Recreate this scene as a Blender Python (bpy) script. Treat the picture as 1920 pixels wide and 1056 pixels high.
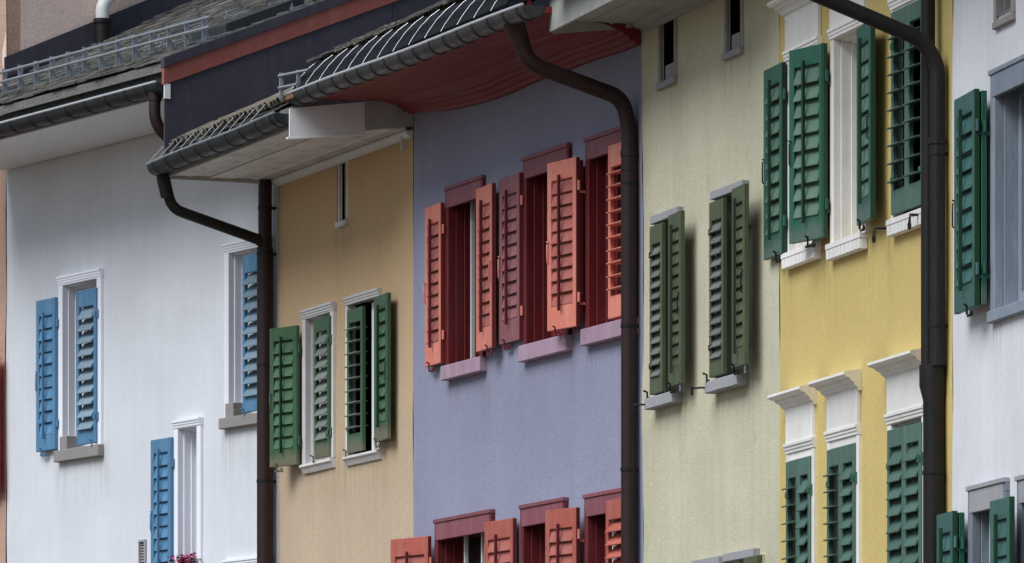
import bpy, math, random
from mathutils import Vector, Matrix, noise
random.seed(7)
R = math.radians

# ------------------------------------------------------------------ camera, sky, sun
scene = bpy.context.scene
for o in list(bpy.data.objects): bpy.data.objects.remove(o)
col = scene.collection
cam_d = bpy.data.cameras.new('camera'); cam = bpy.data.objects.new('camera', cam_d); col.objects.link(cam)
cam.location = (0, 0, 1.7); cam.rotation_euler = (R(90), 0, 0)
cam_d.lens = 200; cam_d.sensor_width = 36; cam_d.shift_y = (1751-528)/1920.0      # level telephoto with rising front
cam_d.clip_start = 0.5; cam_d.clip_end = 3000
scene.camera = cam
SUN_EL, SUN_AZ = 51, -130                                                          # azimuth from +Y, clockwise
world = bpy.data.worlds.new('World'); scene.world = world; world.use_nodes = True
nt = world.node_tree; bg = nt.nodes['Background']
sky = nt.nodes.new('ShaderNodeTexSky'); sky.sky_type = 'NISHITA'; sky.sun_disc = False
sky.sun_elevation = R(SUN_EL); sky.sun_rotation = R(SUN_AZ); sky.air_density = 1.0; sky.dust_density = 2.0; sky.ozone_density = 1.0
nt.links.new(sky.outputs[0], bg.inputs[0]); bg.inputs[1].default_value = 0.055
sd = bpy.data.lights.new('sun', 'SUN'); sun = bpy.data.objects.new('sun', sd); col.objects.link(sun)
sd.energy = 2.2; sd.angle = R(42); sd.color = (0.93, 0.965, 1.0)
to_sun = Vector((math.cos(R(SUN_EL))*math.sin(R(SUN_AZ)), math.cos(R(SUN_EL))*math.cos(R(SUN_AZ)), math.sin(R(SUN_EL))))
sun.rotation_euler = to_sun.to_track_quat('Z', 'Y').to_euler(); sun.location = (-20, 20, 40)
vs = scene.view_settings; vs.view_transform = 'Standard'; vs.look = 'None'; vs.exposure = 0.75; vs.gamma = 1.0; vs.use_curve_mapping = False

# ------------------------------------------------------------------ materials
M = {}
def new_mat(name):
    m = bpy.data.materials.new(name); m.use_nodes = True; M[name] = m
    t = m.node_tree; return m, t, t.nodes['Principled BSDF']
def nd(t, kind, **kw):
    n = t.nodes.new(kind)
    for k, v in kw.items():
        if k in n.inputs: n.inputs[k].default_value = v
        else: setattr(n, k, v)
    return n
def coords(t, scale=(1, 1, 1), space='Object'):
    c = nd(t, 'ShaderNodeTexCoord'); mp = nd(t, 'ShaderNodeMapping'); mp.inputs['Scale'].default_value = scale
    t.links.new(c.outputs[space], mp.inputs['Vector']); return mp.outputs[0]
def ramp(t, src, p0, p1, c0=(0, 0, 0, 1), c1=(1, 1, 1, 1)):
    r = nd(t, 'ShaderNodeValToRGB'); e = r.color_ramp.elements
    e[0].position, e[1].position = p0, p1; e[0].color, e[1].color = c0, c1
    t.links.new(src, r.inputs[0]); return r.outputs[0]
def mix(t, fac, a, b, mode='MIX'):
    m = nd(t, 'ShaderNodeMix'); m.data_type = 'RGBA'; m.blend_type = mode
    for sock, v in ((m.inputs[0], fac), (m.inputs[6], a), (m.inputs[7], b)):
        if hasattr(v, 'is_output'): t.links.new(v, sock)
        elif isinstance(v, (int, float)): sock.default_value = v
        else: sock.default_value = (*v[:3], 1)
    return m.outputs[2]
def noise_tex(t, vec, scale, detail=4, rough=.55):
    n = nd(t, 'ShaderNodeTexNoise'); n.inputs['Scale'].default_value = scale; n.inputs['Detail'].default_value = detail
    n.inputs['Roughness'].default_value = rough; t.links.new(vec, n.inputs['Vector']); return n.outputs[0]
def bump(t, b, h, strength, dist):
    n = nd(t, 'ShaderNodeBump'); n.inputs['Strength'].default_value = strength; n.inputs['Distance'].default_value = dist
    t.links.new(h, n.inputs['Height']); t.links.new(n.outputs[0], b.inputs['Normal'])

def stucco(name, c, stain, mott=.35, streak=.35, grain=70, bd=.004, speck=.0, eave_shade_tint=None, rough=1.0, crack=.25):
    m, t, b = new_mat(name)
    v = coords(t); big = noise_tex(t, v, .9, 5, .6); mid = noise_tex(t, v, 7, 4, .6); fine = noise_tex(t, v, grain, 3, .6)
    sv = coords(t, (6, 6, .35)); st = noise_tex(t, sv, 1.3, 5, .65)
    cc = mix(t, ramp(t, big, .35, .7), c, [x*(1-mott*.55) for x in c])
    if eave_shade_tint:                                      # less bleached upper paint, eave shade's warm tone put into its colour; ragged limit
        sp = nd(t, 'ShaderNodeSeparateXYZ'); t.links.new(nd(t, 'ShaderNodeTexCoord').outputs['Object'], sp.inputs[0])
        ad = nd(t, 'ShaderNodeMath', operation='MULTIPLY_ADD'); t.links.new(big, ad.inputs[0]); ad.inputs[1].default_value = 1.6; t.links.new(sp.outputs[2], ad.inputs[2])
        mr = nd(t, 'ShaderNodeMapRange'); mr.inputs[1].default_value = eave_shade_tint[1]; mr.inputs[2].default_value = eave_shade_tint[2]; t.links.new(ad.outputs[0], mr.inputs[0])
        cc = mix(t, mr.outputs[0], cc, eave_shade_tint[0])
    f2 = nd(t, 'ShaderNodeMath', operation='MULTIPLY'); t.links.new(ramp(t, st, .46, .78), f2.inputs[0]); f2.inputs[1].default_value = streak
    cc = mix(t, f2.outputs[0], cc, stain)
    f3 = nd(t, 'ShaderNodeMath', operation='MULTIPLY'); t.links.new(ramp(t, mid, .3, .75), f3.inputs[0]); f3.inputs[1].default_value = mott*.5
    cc = mix(t, f3.outputs[0], cc, [x*.82 for x in c])
    at = nd(t, 'ShaderNodeAttribute'); at.attribute_name = 'stain'
    dr = noise_tex(t, coords(t, (14, 14, .5)), 1.6, 4, .6); fd = nd(t, 'ShaderNodeMath', operation='MULTIPLY')
    t.links.new(at.outputs['Fac'], fd.inputs[0]); t.links.new(ramp(t, dr, .38, .66), fd.inputs[1])
    cc = mix(t, fd.outputs[0], cc, [x*y for x, y in zip(stain, (.66, .62, .56))])
    md2 = noise_tex(t, coords(t, (1, 1, .8)), 26, 3, .65)
    cc = mix(t, ramp(t, md2, .34, .60, (.42*rough,)*3+(1,), (0, 0, 0, 1)), cc, [x*.74 for x in c])
    cc = mix(t, ramp(t, fine, .32, .60, (.6*rough,)*3+(1,), (0, 0, 0, 1)), cc, [x*.70 for x in c])
    if speck:
        sp = noise_tex(t, coords(t, (1, 1, .45)), 16, 2, .5)
        f4 = nd(t, 'ShaderNodeMath', operation='MULTIPLY'); t.links.new(ramp(t, sp, .66, .74), f4.inputs[0]); f4.inputs[1].default_value = speck
        cc = mix(t, f4.outputs[0], cc, [x*.45 for x in c])
    vo = nd(t, 'ShaderNodeTexVoronoi'); vo.feature = 'DISTANCE_TO_EDGE'; vo.inputs['Scale'].default_value = .62
    dv = nd(t, 'ShaderNodeVectorMath', operation='MULTIPLY_ADD'); nz_ = nd(t, 'ShaderNodeTexNoise'); nz_.inputs['Scale'].default_value = 2.2; nz_.inputs['Detail'].default_value = 6
    t.links.new(v, nz_.inputs['Vector']); t.links.new(nz_.outputs[1], dv.inputs[0]); dv.inputs[1].default_value = (.5, .5, .5); t.links.new(v, dv.inputs[2]); t.links.new(dv.outputs[0], vo.inputs['Vector'])
    ck = nd(t, 'ShaderNodeMath', operation='MULTIPLY'); t.links.new(ramp(t, vo.outputs['Distance'], .0012, .0030, (crack,)*3+(1,), (0, 0, 0, 1)), ck.inputs[0]); t.links.new(ramp(t, big, .52, .60), ck.inputs[1])
    cc = mix(t, ck.outputs[0], cc, [x*.45 for x in c])
    t.links.new(cc, b.inputs['Base Color']); b.inputs['Roughness'].default_value = .92
    b.inputs['Specular IOR Level'].default_value = .2
    h = nd(t, 'ShaderNodeMath', operation='ADD'); t.links.new(fine, h.inputs[0]); t.links.new(mid, h.inputs[1])
    bump(t, b, h.outputs[0], .55*rough, bd)
    return m
def paint(name, c, rough=.5, var=.25, dirt=None, dirt_amt=.35, chip=None, spec=.4, grain=(3, 3, .5), foot=None):
    m, t, b = new_mat(name)
    info = nd(t, 'ShaderNodeObjectInfo')
    v = coords(t); g = noise_tex(t, coords(t, grain), 22, 4, .6); big = noise_tex(t, v, 3.1, 5, .65)
    cc = mix(t, ramp(t, g, .3, .75), c, [x*(1-var) for x in c])
    d = dirt or [x*.45+.01 for x in c]
    f = nd(t, 'ShaderNodeMath', operation='MULTIPLY'); t.links.new(ramp(t, big, .45, .8), f.inputs[0]); f.inputs[1].default_value = dirt_amt
    cc = mix(t, f.outputs[0], cc, d)
    fa = noise_tex(t, coords(t, (5, 5, .8)), 2.3, 4, .6); lum = sum(c)/3
    ff = nd(t, 'ShaderNodeMath', operation='MULTIPLY'); t.links.new(ramp(t, fa, .48, .74), ff.inputs[0]); ff.inputs[1].default_value = .42
    cc = mix(t, ff.outputs[0], cc, [min(.9, (x*.6+lum*.4)*1.35+.01) for x in c])
    hv = nd(t, 'ShaderNodeHueSaturation'); vr = nd(t, 'ShaderNodeMapRange'); vr.inputs[3].default_value = .86; vr.inputs[4].default_value = 1.12
    t.links.new(info.outputs['Random'], vr.inputs[0]); t.links.new(vr.outputs[0], hv.inputs['Value']); t.links.new(cc, hv.inputs['Color'])
    cc = hv.outputs[0]
    if foot:                                       # bleached foot of the leaf, ragged upper limit
        sp = nd(t, 'ShaderNodeSeparateXYZ'); t.links.new(nd(t, 'ShaderNodeTexCoord').outputs['Object'], sp.inputs[0])
        ad = nd(t, 'ShaderNodeMath', operation='MULTIPLY_ADD'); t.links.new(big, ad.inputs[0]); ad.inputs[1].default_value = .22; t.links.new(sp.outputs[2], ad.inputs[2])
        fm = ramp(t, ad.outputs[0], .17, .25, (.75, .75, .75, 1), (0, 0, 0, 1)); cc = mix(t, fm, cc, foot)
    if chip:
        ch = noise_tex(t, coords(t, (1, 1, .4)), 38, 3, .7)
        cc = mix(t, ramp(t, ch, .67, .70), cc, chip)
    t.links.new(cc, b.inputs['Base Color']); b.inputs['Roughness'].default_value = rough; b.inputs['Specular IOR Level'].default_value = spec
    bump(t, b, g, .25, .002)
    return m
def metal(name, c, rough=.45, metallic=.7, var=.4, scale=9, spec=.3):
    m, t, b = new_mat(name); v = coords(t); n = noise_tex(t, v, scale, 5, .65)
    cc = mix(t, ramp(t, n, .35, .7), c, [x*(1-var) for x in c]); t.links.new(cc, b.inputs['Base Color'])
    b.inputs['Metallic'].default_value = metallic
    t.links.new(ramp(t, n, .2, .8, (rough-.1,)*3+(1,), (rough+.15,)*3+(1,)), b.inputs['Roughness'])
    b.inputs['Specular IOR Level'].default_value = spec; bump(t, b, n, .2, .003); return m
def slate_mat(name, c, moss):
    m, t, b = new_mat(name); g = nd(t, 'ShaderNodeNewGeometry'); info = nd(t, 'ShaderNodeObjectInfo')
    v = coords(t); n = noise_tex(t, v, 5, 5, .7); f = noise_tex(t, v, 45, 4, .7)
    ad = nd(t, 'ShaderNodeMath', operation='ADD'); t.links.new(g.outputs['Random Per Island'], ad.inputs[0]); t.links.new(info.outputs['Random'], ad.inputs[1])
    fr = nd(t, 'ShaderNodeMath', operation='FRACT'); t.links.new(ad.outputs[0], fr.inputs[0])
    cc = mix(t, fr.outputs[0], [x*.55 for x in c], [x*1.5 for x in c])
    cc = mix(t, ramp(t, n, .5, .68), cc, moss); cc = mix(t, ramp(t, f, .4, .75, (0, 0, 0, 1), (.5, .5, .5, 1)), cc, (.28, .27, .24))
    t.links.new(cc, b.inputs['Base Color']); b.inputs['Roughness'].default_value = .85; bump(t, b, f, .6, .006); return m

stucco('wall_white', (.705, .73, .772), (.55, .56, .575), .26, .42, rough=.35, crack=0)
stucco('wall_orange', (.605, .475, .335), (.43, .33, .23), .34, .45, eave_shade_tint=((.62, .40, .18), 6.2, 8.4))
stucco('wall_lavender', (.325, .335, .45), (.25, .25, .32), .36, .45, 80, .007, .15)
stucco('wall_cream', (.645, .62, .455), (.47, .41, .27), .40, .65, 60, .007, .35)
stucco('wall_yellow', (.675, .525, .20), (.52, .40, .17), .32, .45)
stucco('wall_pale', (.748, .752, .786), (.55, .55, .56), .30, .5, rough=.45, crack=.2)
stucco('wall_pink', (.84, .66, .58), (.70, .52, .44), .25, .3, 55, .008)
stucco('wall_brown', (.58, .38, .29), (.34, .21, .16), .5, .3, 40, .012, .3)
stucco('stone_grey', (.33, .31, .30), (.22, .21, .20), .3, .4, 60, .003)
stucco('stone_light', (.38, .38, .395), (.25, .25, .27), .3, .4, 60, .003)
paint('lilac_white', (.84, .86, .93), .5, .05, (.66, .67, .73), .25)
paint('blue', (.09, .24, .41), .5, .25, (.07, .15, .23), .45)
paint('blue_faded', (.20, .30, .38), .6, .25, (.14, .19, .22), .5)
paint('green_wood', (.05, .125, .055), .42, .3, (.02, .05, .03), .4, foot=(.17, .15, .10))
paint('green_faded', (.20, .24, .20), .65, .3, (.10, .12, .10), .45)
paint('white_frame', (.66, .65, .63), .55, .1, (.40, .39, .37), .35)
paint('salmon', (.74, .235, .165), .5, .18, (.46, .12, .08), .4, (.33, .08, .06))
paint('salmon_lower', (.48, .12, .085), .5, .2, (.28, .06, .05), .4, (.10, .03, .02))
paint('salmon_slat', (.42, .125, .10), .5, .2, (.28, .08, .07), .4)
paint('edge_red', (.17, .022, .02), .5, .2)
paint('rod_green', (.012, .06, .03), .45, .2)
paint('rod_olive', (.04, .05, .025), .5, .2)
paint('bottle_slat', (.11, .19, .135), .45, .3, (.03, .10, .06), .6)
paint('green_slat', (.07, .15, .075), .5, .3, (.03, .07, .035), .5)
paint('mauve', (.30, .115, .125), .55, .2, (.20, .07, .08), .4)
paint('dark_red', (.15, .013, .017), .5, .2, (.06, .006, .008), .35)
paint('rose_head', (.24, .075, .095), .55, .2, (.14, .04, .05), .35)
paint('mauve_sill', (.40, .265, .345), .6, .15, (.22, .13, .16), .5)
paint('olive', (.085, .105, .05), .5, .25, (.04, .05, .028), .45)
paint('olive_faded', (.15, .155, .14), .65, .25, (.09, .10, .08), .45)
paint('bottle_green', (.020, .115, .068), .36, .2, (.012, .06, .04), .4, foot=(.10, .14, .12))
paint('bottle_faded', (.075, .15, .115), .5, .25, (.04, .08, .06), .45)
paint('teal_green', (.045, .135, .115), .45, .2, (.02, .07, .06), .4)
paint('cream_white', (.82, .80, .76), .6, .1, (.5, .47, .42), .35)
paint('slate_blue_frame', (.22, .26, .31), .6, .2, (.12, .15, .18), .4)
paint('bright_white', (.80, .81, .80), .5, .05, (.6, .6, .6), .2)
paint('soffit_white', (.80, .80, .80), .6, .08, (.52, .51, .50), .3)
paint('soffit_plank', (.74, .74, .72), .65, .2, (.26, .25, .23), .7, None, .3, (.6, 4, 4))
paint('soffit_red', (.24, .018, .018), .55, .2, (.14, .015, .015), .4, None, .4, (.5, 4, 4))
paint('soffit_grey', (.42, .43, .40), .6, .15, (.25, .25, .23), .4)
paint('navy', (.052, .049, .067), .6, .25, (.075, .068, .08), .5, None, .35)
paint('red_board', (.30, .088, .068), .55, .2, (.20, .06, .05), .3, None, .35, (.6, 4, 4))
paint('red_shutter', (.55, .06, .05), .5, .2)
metal('gutter_zinc', (.11, .11, .11), .42, .55)
metal('gutter_dark', (.045, .050, .052), .5, .35)
metal('rim_metal', (.80, .81, .83), .35, .6, .2)
metal('galvanised', (.42, .45, .48), .42, .6, .35, 14)
metal('pipe_brown', (.028, .013, .012), .5, 0, .4)
metal('pipe_black', (.014, .0115, .011), .5, 0, .4)
metal('iron', (.018, .018, .018), .5, .4, .3)
metal('mesh_dark', (.022, .024, .028), .9, 0, .5, 30, .1)
metal('old_white_pipe', (.66, .68, .66), .4, 0, .15, 6)
metal('rust', (.26, .13, .06), .8, 0, .5, 20)
slate_mat('slate', (.085, .083, .080), (.17, .16, .12))
slate_mat('slate_mossy', (.108, .104, .098), (.21, .198, .155))
paint('lichen', (.27, .25, .17), .95, .5, (.12, .11, .07), .8)
paint('bristle', (.13, .10, .06), .9, .5, (.05, .04, .03), .7)
slate_mat('tile_lichen', (.085, .070, .048), (.17, .145, .09))
paint('leaf_green', (.05, .11, .03), .6, .4)
paint('petal', (.42, .015, .15), .6, .35, (.25, .01, .10), .5)
m, t, b = new_mat('glass'); b.inputs['Base Color'].default_value = (.016, .018, .021, 1); b.inputs['Roughness'].default_value = .04
m, t, b = new_mat('dark_inside'); b.inputs['Base Color'].default_value = (.004, .004, .004, 1); b.inputs['Roughness'].default_value = 1; b.inputs['Specular IOR Level'].default_value = 0
paint('paving', (.125, .10, .075), .9, .3)

# ------------------------------------------------------------------ mesh helpers
class MB:
    def __init__(s): s.v = []; s.f = []; s.sm = []
    def add(s, vs, fs, smooth=False):
        k = len(s.v); s.v += [tuple(p) for p in vs]; s.f += [tuple(i+k for i in f) for f in fs]; s.sm += [smooth]*len(fs); return s
    def box(s, x0, x1, n0, n1, z0, z1):          # n = distance out from the wall (local -Y)
        if x0 > x1: x0, x1 = x1, x0
        if n0 > n1: n0, n1 = n1, n0
        if z0 > z1: z0, z1 = z1, z0
        y0, y1 = -n1, -n0
        return s.add([(x0, y0, z0), (x1, y0, z0), (x1, y1, z0), (x0, y1, z0), (x0, y0, z1), (x1, y0, z1), (x1, y1, z1), (x0, y1, z1)],
                     [(3, 2, 1, 0), (4, 5, 6, 7), (0, 1, 5, 4), (1, 2, 6, 5), (2, 3, 7, 6), (3, 0, 4, 7)])
    def prism_x(s, prof, x0, x1, smooth=False, segs=1, wob=None):   # profile of (n, z) swept along x, closed
        n = len(prof); vs = []
        for k in range(segs+1):
            x = x0+(x1-x0)*k/segs
            for (a, z) in prof:
                dz = wob(x, a, z) if wob else 0
                vs.append((x, -a, z+dz))
        fs = []
        for k in range(segs):
            for i in range(n):
                j = (i+1) % n; fs.append((k*n+i, k*n+j, (k+1)*n+j, (k+1)*n+i))
        s.add(vs, fs, smooth)
        s.add(vs[:n], [tuple(range(n))[::-1]]); s.add(vs[-n:], [tuple(range(n))])
        return s
    def prism_n(s, poly, x0, x1):                # polygon of (n, z) in a plane x = const, extruded x0..x1
        return s.prism_x(poly, x0, x1)
    def tube(s, pts, r, seg=12, cap=True, rr=None):
        pts = [Vector((p[0], -p[1], p[2])) for p in pts]; rings = []
        t0 = (pts[1]-pts[0]).normalized(); up = Vector((0, 0, 1)) if abs(t0.z) < .9 else Vector((1, 0, 0))
        a = t0.cross(up).normalized(); prev = t0
        for i, p in enumerate(pts):
            d = ((pts[min(i+1, len(pts)-1)]-pts[max(i-1, 0)])).normalized()
            q = prev.rotation_difference(d); a = (q @ a).normalized(); prev = d; bb = d.cross(a)
            ri = rr[i] if rr else r
            rings.append([p+(a*math.cos(2*math.pi*k/seg)+bb*math.sin(2*math.pi*k/seg))*ri for k in range(seg)])
        vs = [v for r_ in rings for v in r_]; fs = []
        for i in range(len(rings)-1):
            for k in range(seg):
                l = (k+1) % seg; fs.append((i*seg+k, i*seg+l, (i+1)*seg+l, (i+1)*seg+k))
        s.add(vs, fs, True)
        if cap: s.add(rings[0], [tuple(range(seg))[::-1]]); s.add(rings[-1], [tuple(range(seg))])
        return s
    def mesh(s, name):
        me = bpy.data.meshes.new(name); me.from_pydata(s.v, [], s.f)
        me.polygons.foreach_set('use_smooth', s.sm); me.update(); return me
    def build(s, name, mat, parent=None, bevel=0, loc=None, rot=None):
        return put(name, s.mesh(name), mat, parent, bevel, loc, rot)
def put(name, me, mat, parent=None, bevel=0, loc=None, rot=None):
    if not me.materials: me.materials.append(M[mat])
    o = bpy.data.objects.new(name, me); col.objects.link(o); o.parent = parent
    if loc: o.location = loc
    if rot: o.rotation_euler = rot
    if bevel:
        bv = o.modifiers.new('bevel', 'BEVEL'); bv.width = bevel; bv.segments = 1; bv.limit_method = 'ANGLE'
    return o
def fillet(pts, rad, k=7):
    pts = [Vector(p) for p in pts]; out = [pts[0]]
    for i in range(1, len(pts)-1):
        a, b, c = pts[i-1], pts[i], pts[i+1]; d0 = (a-b); d1 = (c-b)
        r = min(rad, d0.length*.48, d1.length*.48); p = b+d0.normalized()*r; q = b+d1.normalized()*r
        for j in range(k+1):
            u = j/k; out.append(p*(1-u)**2+b*2*u*(1-u)+q*u*u)
    out.append(pts[-1]); return out
def thing(name, label, cat, loc, rz, group=None):
    o = bpy.data.objects.new(name, None); col.objects.link(o); o.location = loc; o.rotation_euler = (0, 0, rz)
    o.empty_display_size = .3; o['label'] = label; o['category'] = cat
    if group: o['group'] = group
    return o

# ------------------------------------------------------------------ ground
g = MB().add([(-900, -300, 0), (900, -300, 0), (900, 1500, 0), (-900, 1500, 0)], [(0, 1, 2, 3)]).build('ground', 'paving'); g['kind'] = 'structure'

# ------------------------------------------------------------------ houses: origin = left end of the front wall, local x along the street, n = outward
G = 'terraced houses along the street'
HW = thing('house', 'white house with blue shutters and snow guard on its slate roof', 'house', (-4.893, 55.054, 0), R(-58.020), G)
HO = thing('house', 'orange house with green shutters between the white and lavender houses', 'house', (-2.075, 50.542, 0), R(-68.229), G)
HP = thing('house', 'lavender house with salmon shutters, dark red window frames and red soffit', 'house', (-.822, 47.404, 0), R(-68.461), G)
HC = thing('house', 'cream house with narrow olive shutters and two slit windows under the eave', 'house', (.984, 42.828, 0), R(-73.006), G)
HY = thing('house', 'yellow house with bottle green shutters and white moulded window cornices', 'house', (1.878, 39.902, 0), R(-74.991), G)
HR = thing('house', 'pale white house with teal green shutters and blue grey frames, rightmost', 'house', (2.821, 36.385, 0), R(-77.269), G)
HN = thing('house', 'tall pink house rising behind the slate roof at far left', 'house', (-6.597, 57.524, 0), R(-55.394), G)
WID = {HW: 5.320, HO: 3.379, HP: 4.919, HC: 3.059, HY: 3.642, HR: 5.1, HN: 3.0}

def wall(h, z1, mat, holes, seed, depth=7.0, amp=.010, step=.09, top=None):
    w = WID[h]
    def cuts(a, b, extra):
        n = max(2, int((b-a)/step)); c = [a+(b-a)*i/n for i in range(n+1)]
        c = [q for q in c if all(abs(q-e) > .03 for e in extra) or q in (a, b)]
        return sorted(set([round(q, 4) for q in c]+[round(e, 4) for e in extra if a < e < b]))
    xs = cuts(0, w, [q for H_ in holes for q in H_[:2]]); zs = cuts(-.2, z1, [q for H_ in holes for q in H_[2:]])
    mb = MB(); idx = {}
    def vert(i, j):
        if (i, j) not in idx:
            x, z = xs[i], zs[j]; zz = z
            if top and j == len(zs)-1: zz = z+top(x)
            d = noise.noise(Vector((x*.9, z*.9, seed)))*amp+noise.noise(Vector((x*2.6, z*2.6, seed+9)))*amp*.35
            if i in (0, len(xs)-1): x += noise.noise(Vector((z*1.7, seed, i)))*.012
            idx[(i, j)] = len(mb.v); mb.v.append((x, -d, zz))
        return idx[(i, j)]
    for i in range(len(xs)-1):
        for j in range(len(zs)-1):
            cx, cz = (xs[i]+xs[i+1])/2, (zs[j]+zs[j+1])/2
            if any(H_[0] < cx < H_[1] and H_[2] < cz < H_[3] for H_ in holes): continue
            mb.f.append((vert(i, j), vert(i+1, j), vert(i+1, j+1), vert(i, j+1))); mb.sm.append(True)
    for (a, b, c, d) in holes:                     # plain masonry reveals behind the frames
        for q in (a, b): mb.add([(q, -.02, c), (q, .30, c), (q, .30, d), (q, -.02, d)], [(0, 1, 2, 3)])
        for q in (c, d): mb.add([(a, -.02, q), (b, -.02, q), (b, .30, q), (a, .30, q)], [(0, 1, 2, 3)])
    for q in (.004, w-.004): mb.add([(q, .012, -.2), (q, depth, -.2), (q, depth, z1), (q, .012, z1)], [(0, 1, 2, 3)])
    mb.add([(.004, depth, -.2), (w-.004, depth, -.2), (w-.004, depth, z1), (.004, depth, z1)], [(0, 1, 2, 3)])
    o = mb.build('wall', mat, h); at = o.data.attributes.new('stain', 'FLOAT', 'POINT'); vals = []
    for v_ in o.data.vertices:                     # drips washed down from the ends of the sills
        q = 0; x, z = v_.co.x, v_.co.z
        for (a, b, c, d) in holes:
            if d-c < .4 or not (a-.15 < x < b+.15) or z > c: continue
            L_ = .75; f = max(0, 1-(c-z)/L_)**1.4; e = min(abs(x-a), abs(x-b)); q = max(q, f*(.75 if e < .14 else .4))
        vals.append(q)
    at.data.foreach_set('value', vals); return o

def window(h, s0, s1, z0, z1, mf, mr=None, fw=.075, proj=.025, depth=.22, head=None, sill=None, sash='bright_white', bars=(), steps=3, mull=True, label=None, mhead=None, room=False, fb=-.03):
    """outer frame as the part; reveal steps, head, sill, sash, panes as its sub-parts"""
    mr = mr or mf
    f = MB().box(s0, s0+fw, fb, proj, z0, z1-fw).box(s1-fw, s1, fb, proj, z0, z1-fw).box(s0, s1, fb, proj, z1-fw, z1)
    win = f.build('window', mf, h, .004)
    if label: win['label'] = label
    rv = MB(); n1 = fb-.001; st = (depth+fb)/steps
    for k in range(steps):
        a = fw+.012+.013*k; nn = n1-st
        rv.box(s0+.031, s0+a, nn+.001, n1, z0, z1-a); rv.box(s1-a, s1-.031, nn+.001, n1, z0, z1-a); rv.box(s0+.031, s1-.031, nn+.001, n1, z1-a, z1-.031); n1 = nn
    rv.build('reveal', mr, win, .003)
    a = fw+.03
    if room:                                       # casement swung inwards: an unlit room behind the opening
        d = -depth-.004; q = MB(); x0, x1, y0, y1 = s0+.034, s1-.034, z0+.004, z1-.034
        P_ = [(x0, -d, y0), (x1, -d, y0), (x1, -d, y1), (x0, -d, y1), (x0, .9, y0), (x1, .9, y0), (x1, .9, y1), (x0, .9, y1)]
        q.add(P_, [(0, 1, 5, 4), (1, 2, 6, 5), (2, 3, 7, 6), (3, 0, 4, 7), (4, 5, 6, 7)]).build('room', 'dark_inside', win)
    sb = MB(); nn = -depth-.035
    if room:
        sb.box(x1-.05, x1-.002, -.5, -depth-.03, y0+.02, y1-.02); MB().box(x1-.034, x1-.018, -.86, -.501, y0+.03, y1-.03).build('pane', 'glass', win); sb.build('sash', sash, win)
    else:
        sb.box(s0+.032, s0+a+.045, nn, -depth, z0+.03, z1-.032).box(s1-a-.045, s1-.032, nn, -depth, z0+.03, z1-.032)
        sb.box(s0+a+.045, s1-a-.045, nn+.002, -depth-.002, z1-a-.06, z1-.032).box(s0+a+.045, s1-a-.045, nn+.002, -depth-.002, z0+.03, z0+.11)
        if mull: c = (s0+s1)/2; sb.box(c-.035, c+.035, nn+.001, -depth+.006, z0+.112, z1-a-.062)
        zc = z0+(z1-z0)*.66
        sb.build('sash', sash, win, .003)
        MB().box(s0+.033, s1-.033, nn-.006, nn-.001, z0+.02, z1-.04).build('pane', 'glass', win)
    for (bs, bn) in bars: MB().box(bs-.012, bs+.012, bn-.03, bn, z0+.02, z1-fw-.03).build('sash_bar', 'bright_white', win)
    if head == 'mould':
        m_ = mhead or mf; e = .004
        MB().prism_x([(0, z1-.065), (proj+.006, z1-.065), (proj+.007, z1-.045), (proj+.013, z1-.041), (proj+.014, z1-.022), (proj+.022, z1-.018), (proj+.022, z1+.004), (0, z1+.004)], s0-e, s1+e).build('head_moulding', m_, win, .002)
    if head == 'flat':
        m_ = mhead or mf
        MB().box(s0-.004, s1+.004, .0, proj+.014, z1-.028, z1+.004).build('head_moulding', m_, win, .004)
        MB().box(s0+fw*.5, s1-fw*.5, .0, proj+.004, z1-.17, z1-.030).build('head_board', m_, win, .003)
    if head == 'slab':
        MB().box(s0-.005, s1+.005, -.02, .055, z1-.055, z1+.008).build('lintel', mhead or mf, win, .005)
    if sill:
        ms, hgt, ex, pr = sill[:4]
        if len(sill) > 4 and sill[4] == 'flute':
            sm = MB().box(s0-ex, s1+ex, -.2, pr, z0-hgt*.35, z0-.001)
            w_ = (s1-s0+2*ex); n_ = 9
            for k in range(n_):
                a0 = s0-ex+w_*(k+.06)/n_; sm.prism_x([(0, z0-hgt), (pr-.006, z0-hgt), (pr-.004, z0-hgt*.36), (0, z0-hgt*.36)], a0, a0+w_*.86/n_)
            sm.box(s0-ex+.004, s1+ex-.004, 0, pr-.012, z0-hgt-.004, z0-hgt*.352)
            sm.build('sill', ms, win, .002)
        elif len(sill) > 4 and sill[4] == 'round':
            MB().prism_x([(-.2, z0-.004), (pr-.01, z0-.004), (pr+.008, z0-.014), (pr+.01, z0-.03), (pr-.012, z0-.042), (pr-.014, z0-.052), (pr-.03, z0-hgt), (-.2, z0-hgt)], s0-ex, s1+ex).build('sill', ms, win, .002)
        elif len(sill) > 4 and sill[4] == 'blocks':
            n_ = 3
            for k in range(n_):
                a0 = s0-ex+(s1-s0+2*ex)*k/n_
                MB().box(a0+.002, a0+(s1-s0+2*ex)/n_-.002, -.2, pr+random.uniform(-.004, .004), z0-hgt, z0-.001).build('sill_block', ms, win, .006)
        else:
            MB().box(s0-ex, s1+ex, -.2, pr, z0-hgt, z0-.001).build('sill', ms, win, .006)
    return win

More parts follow.
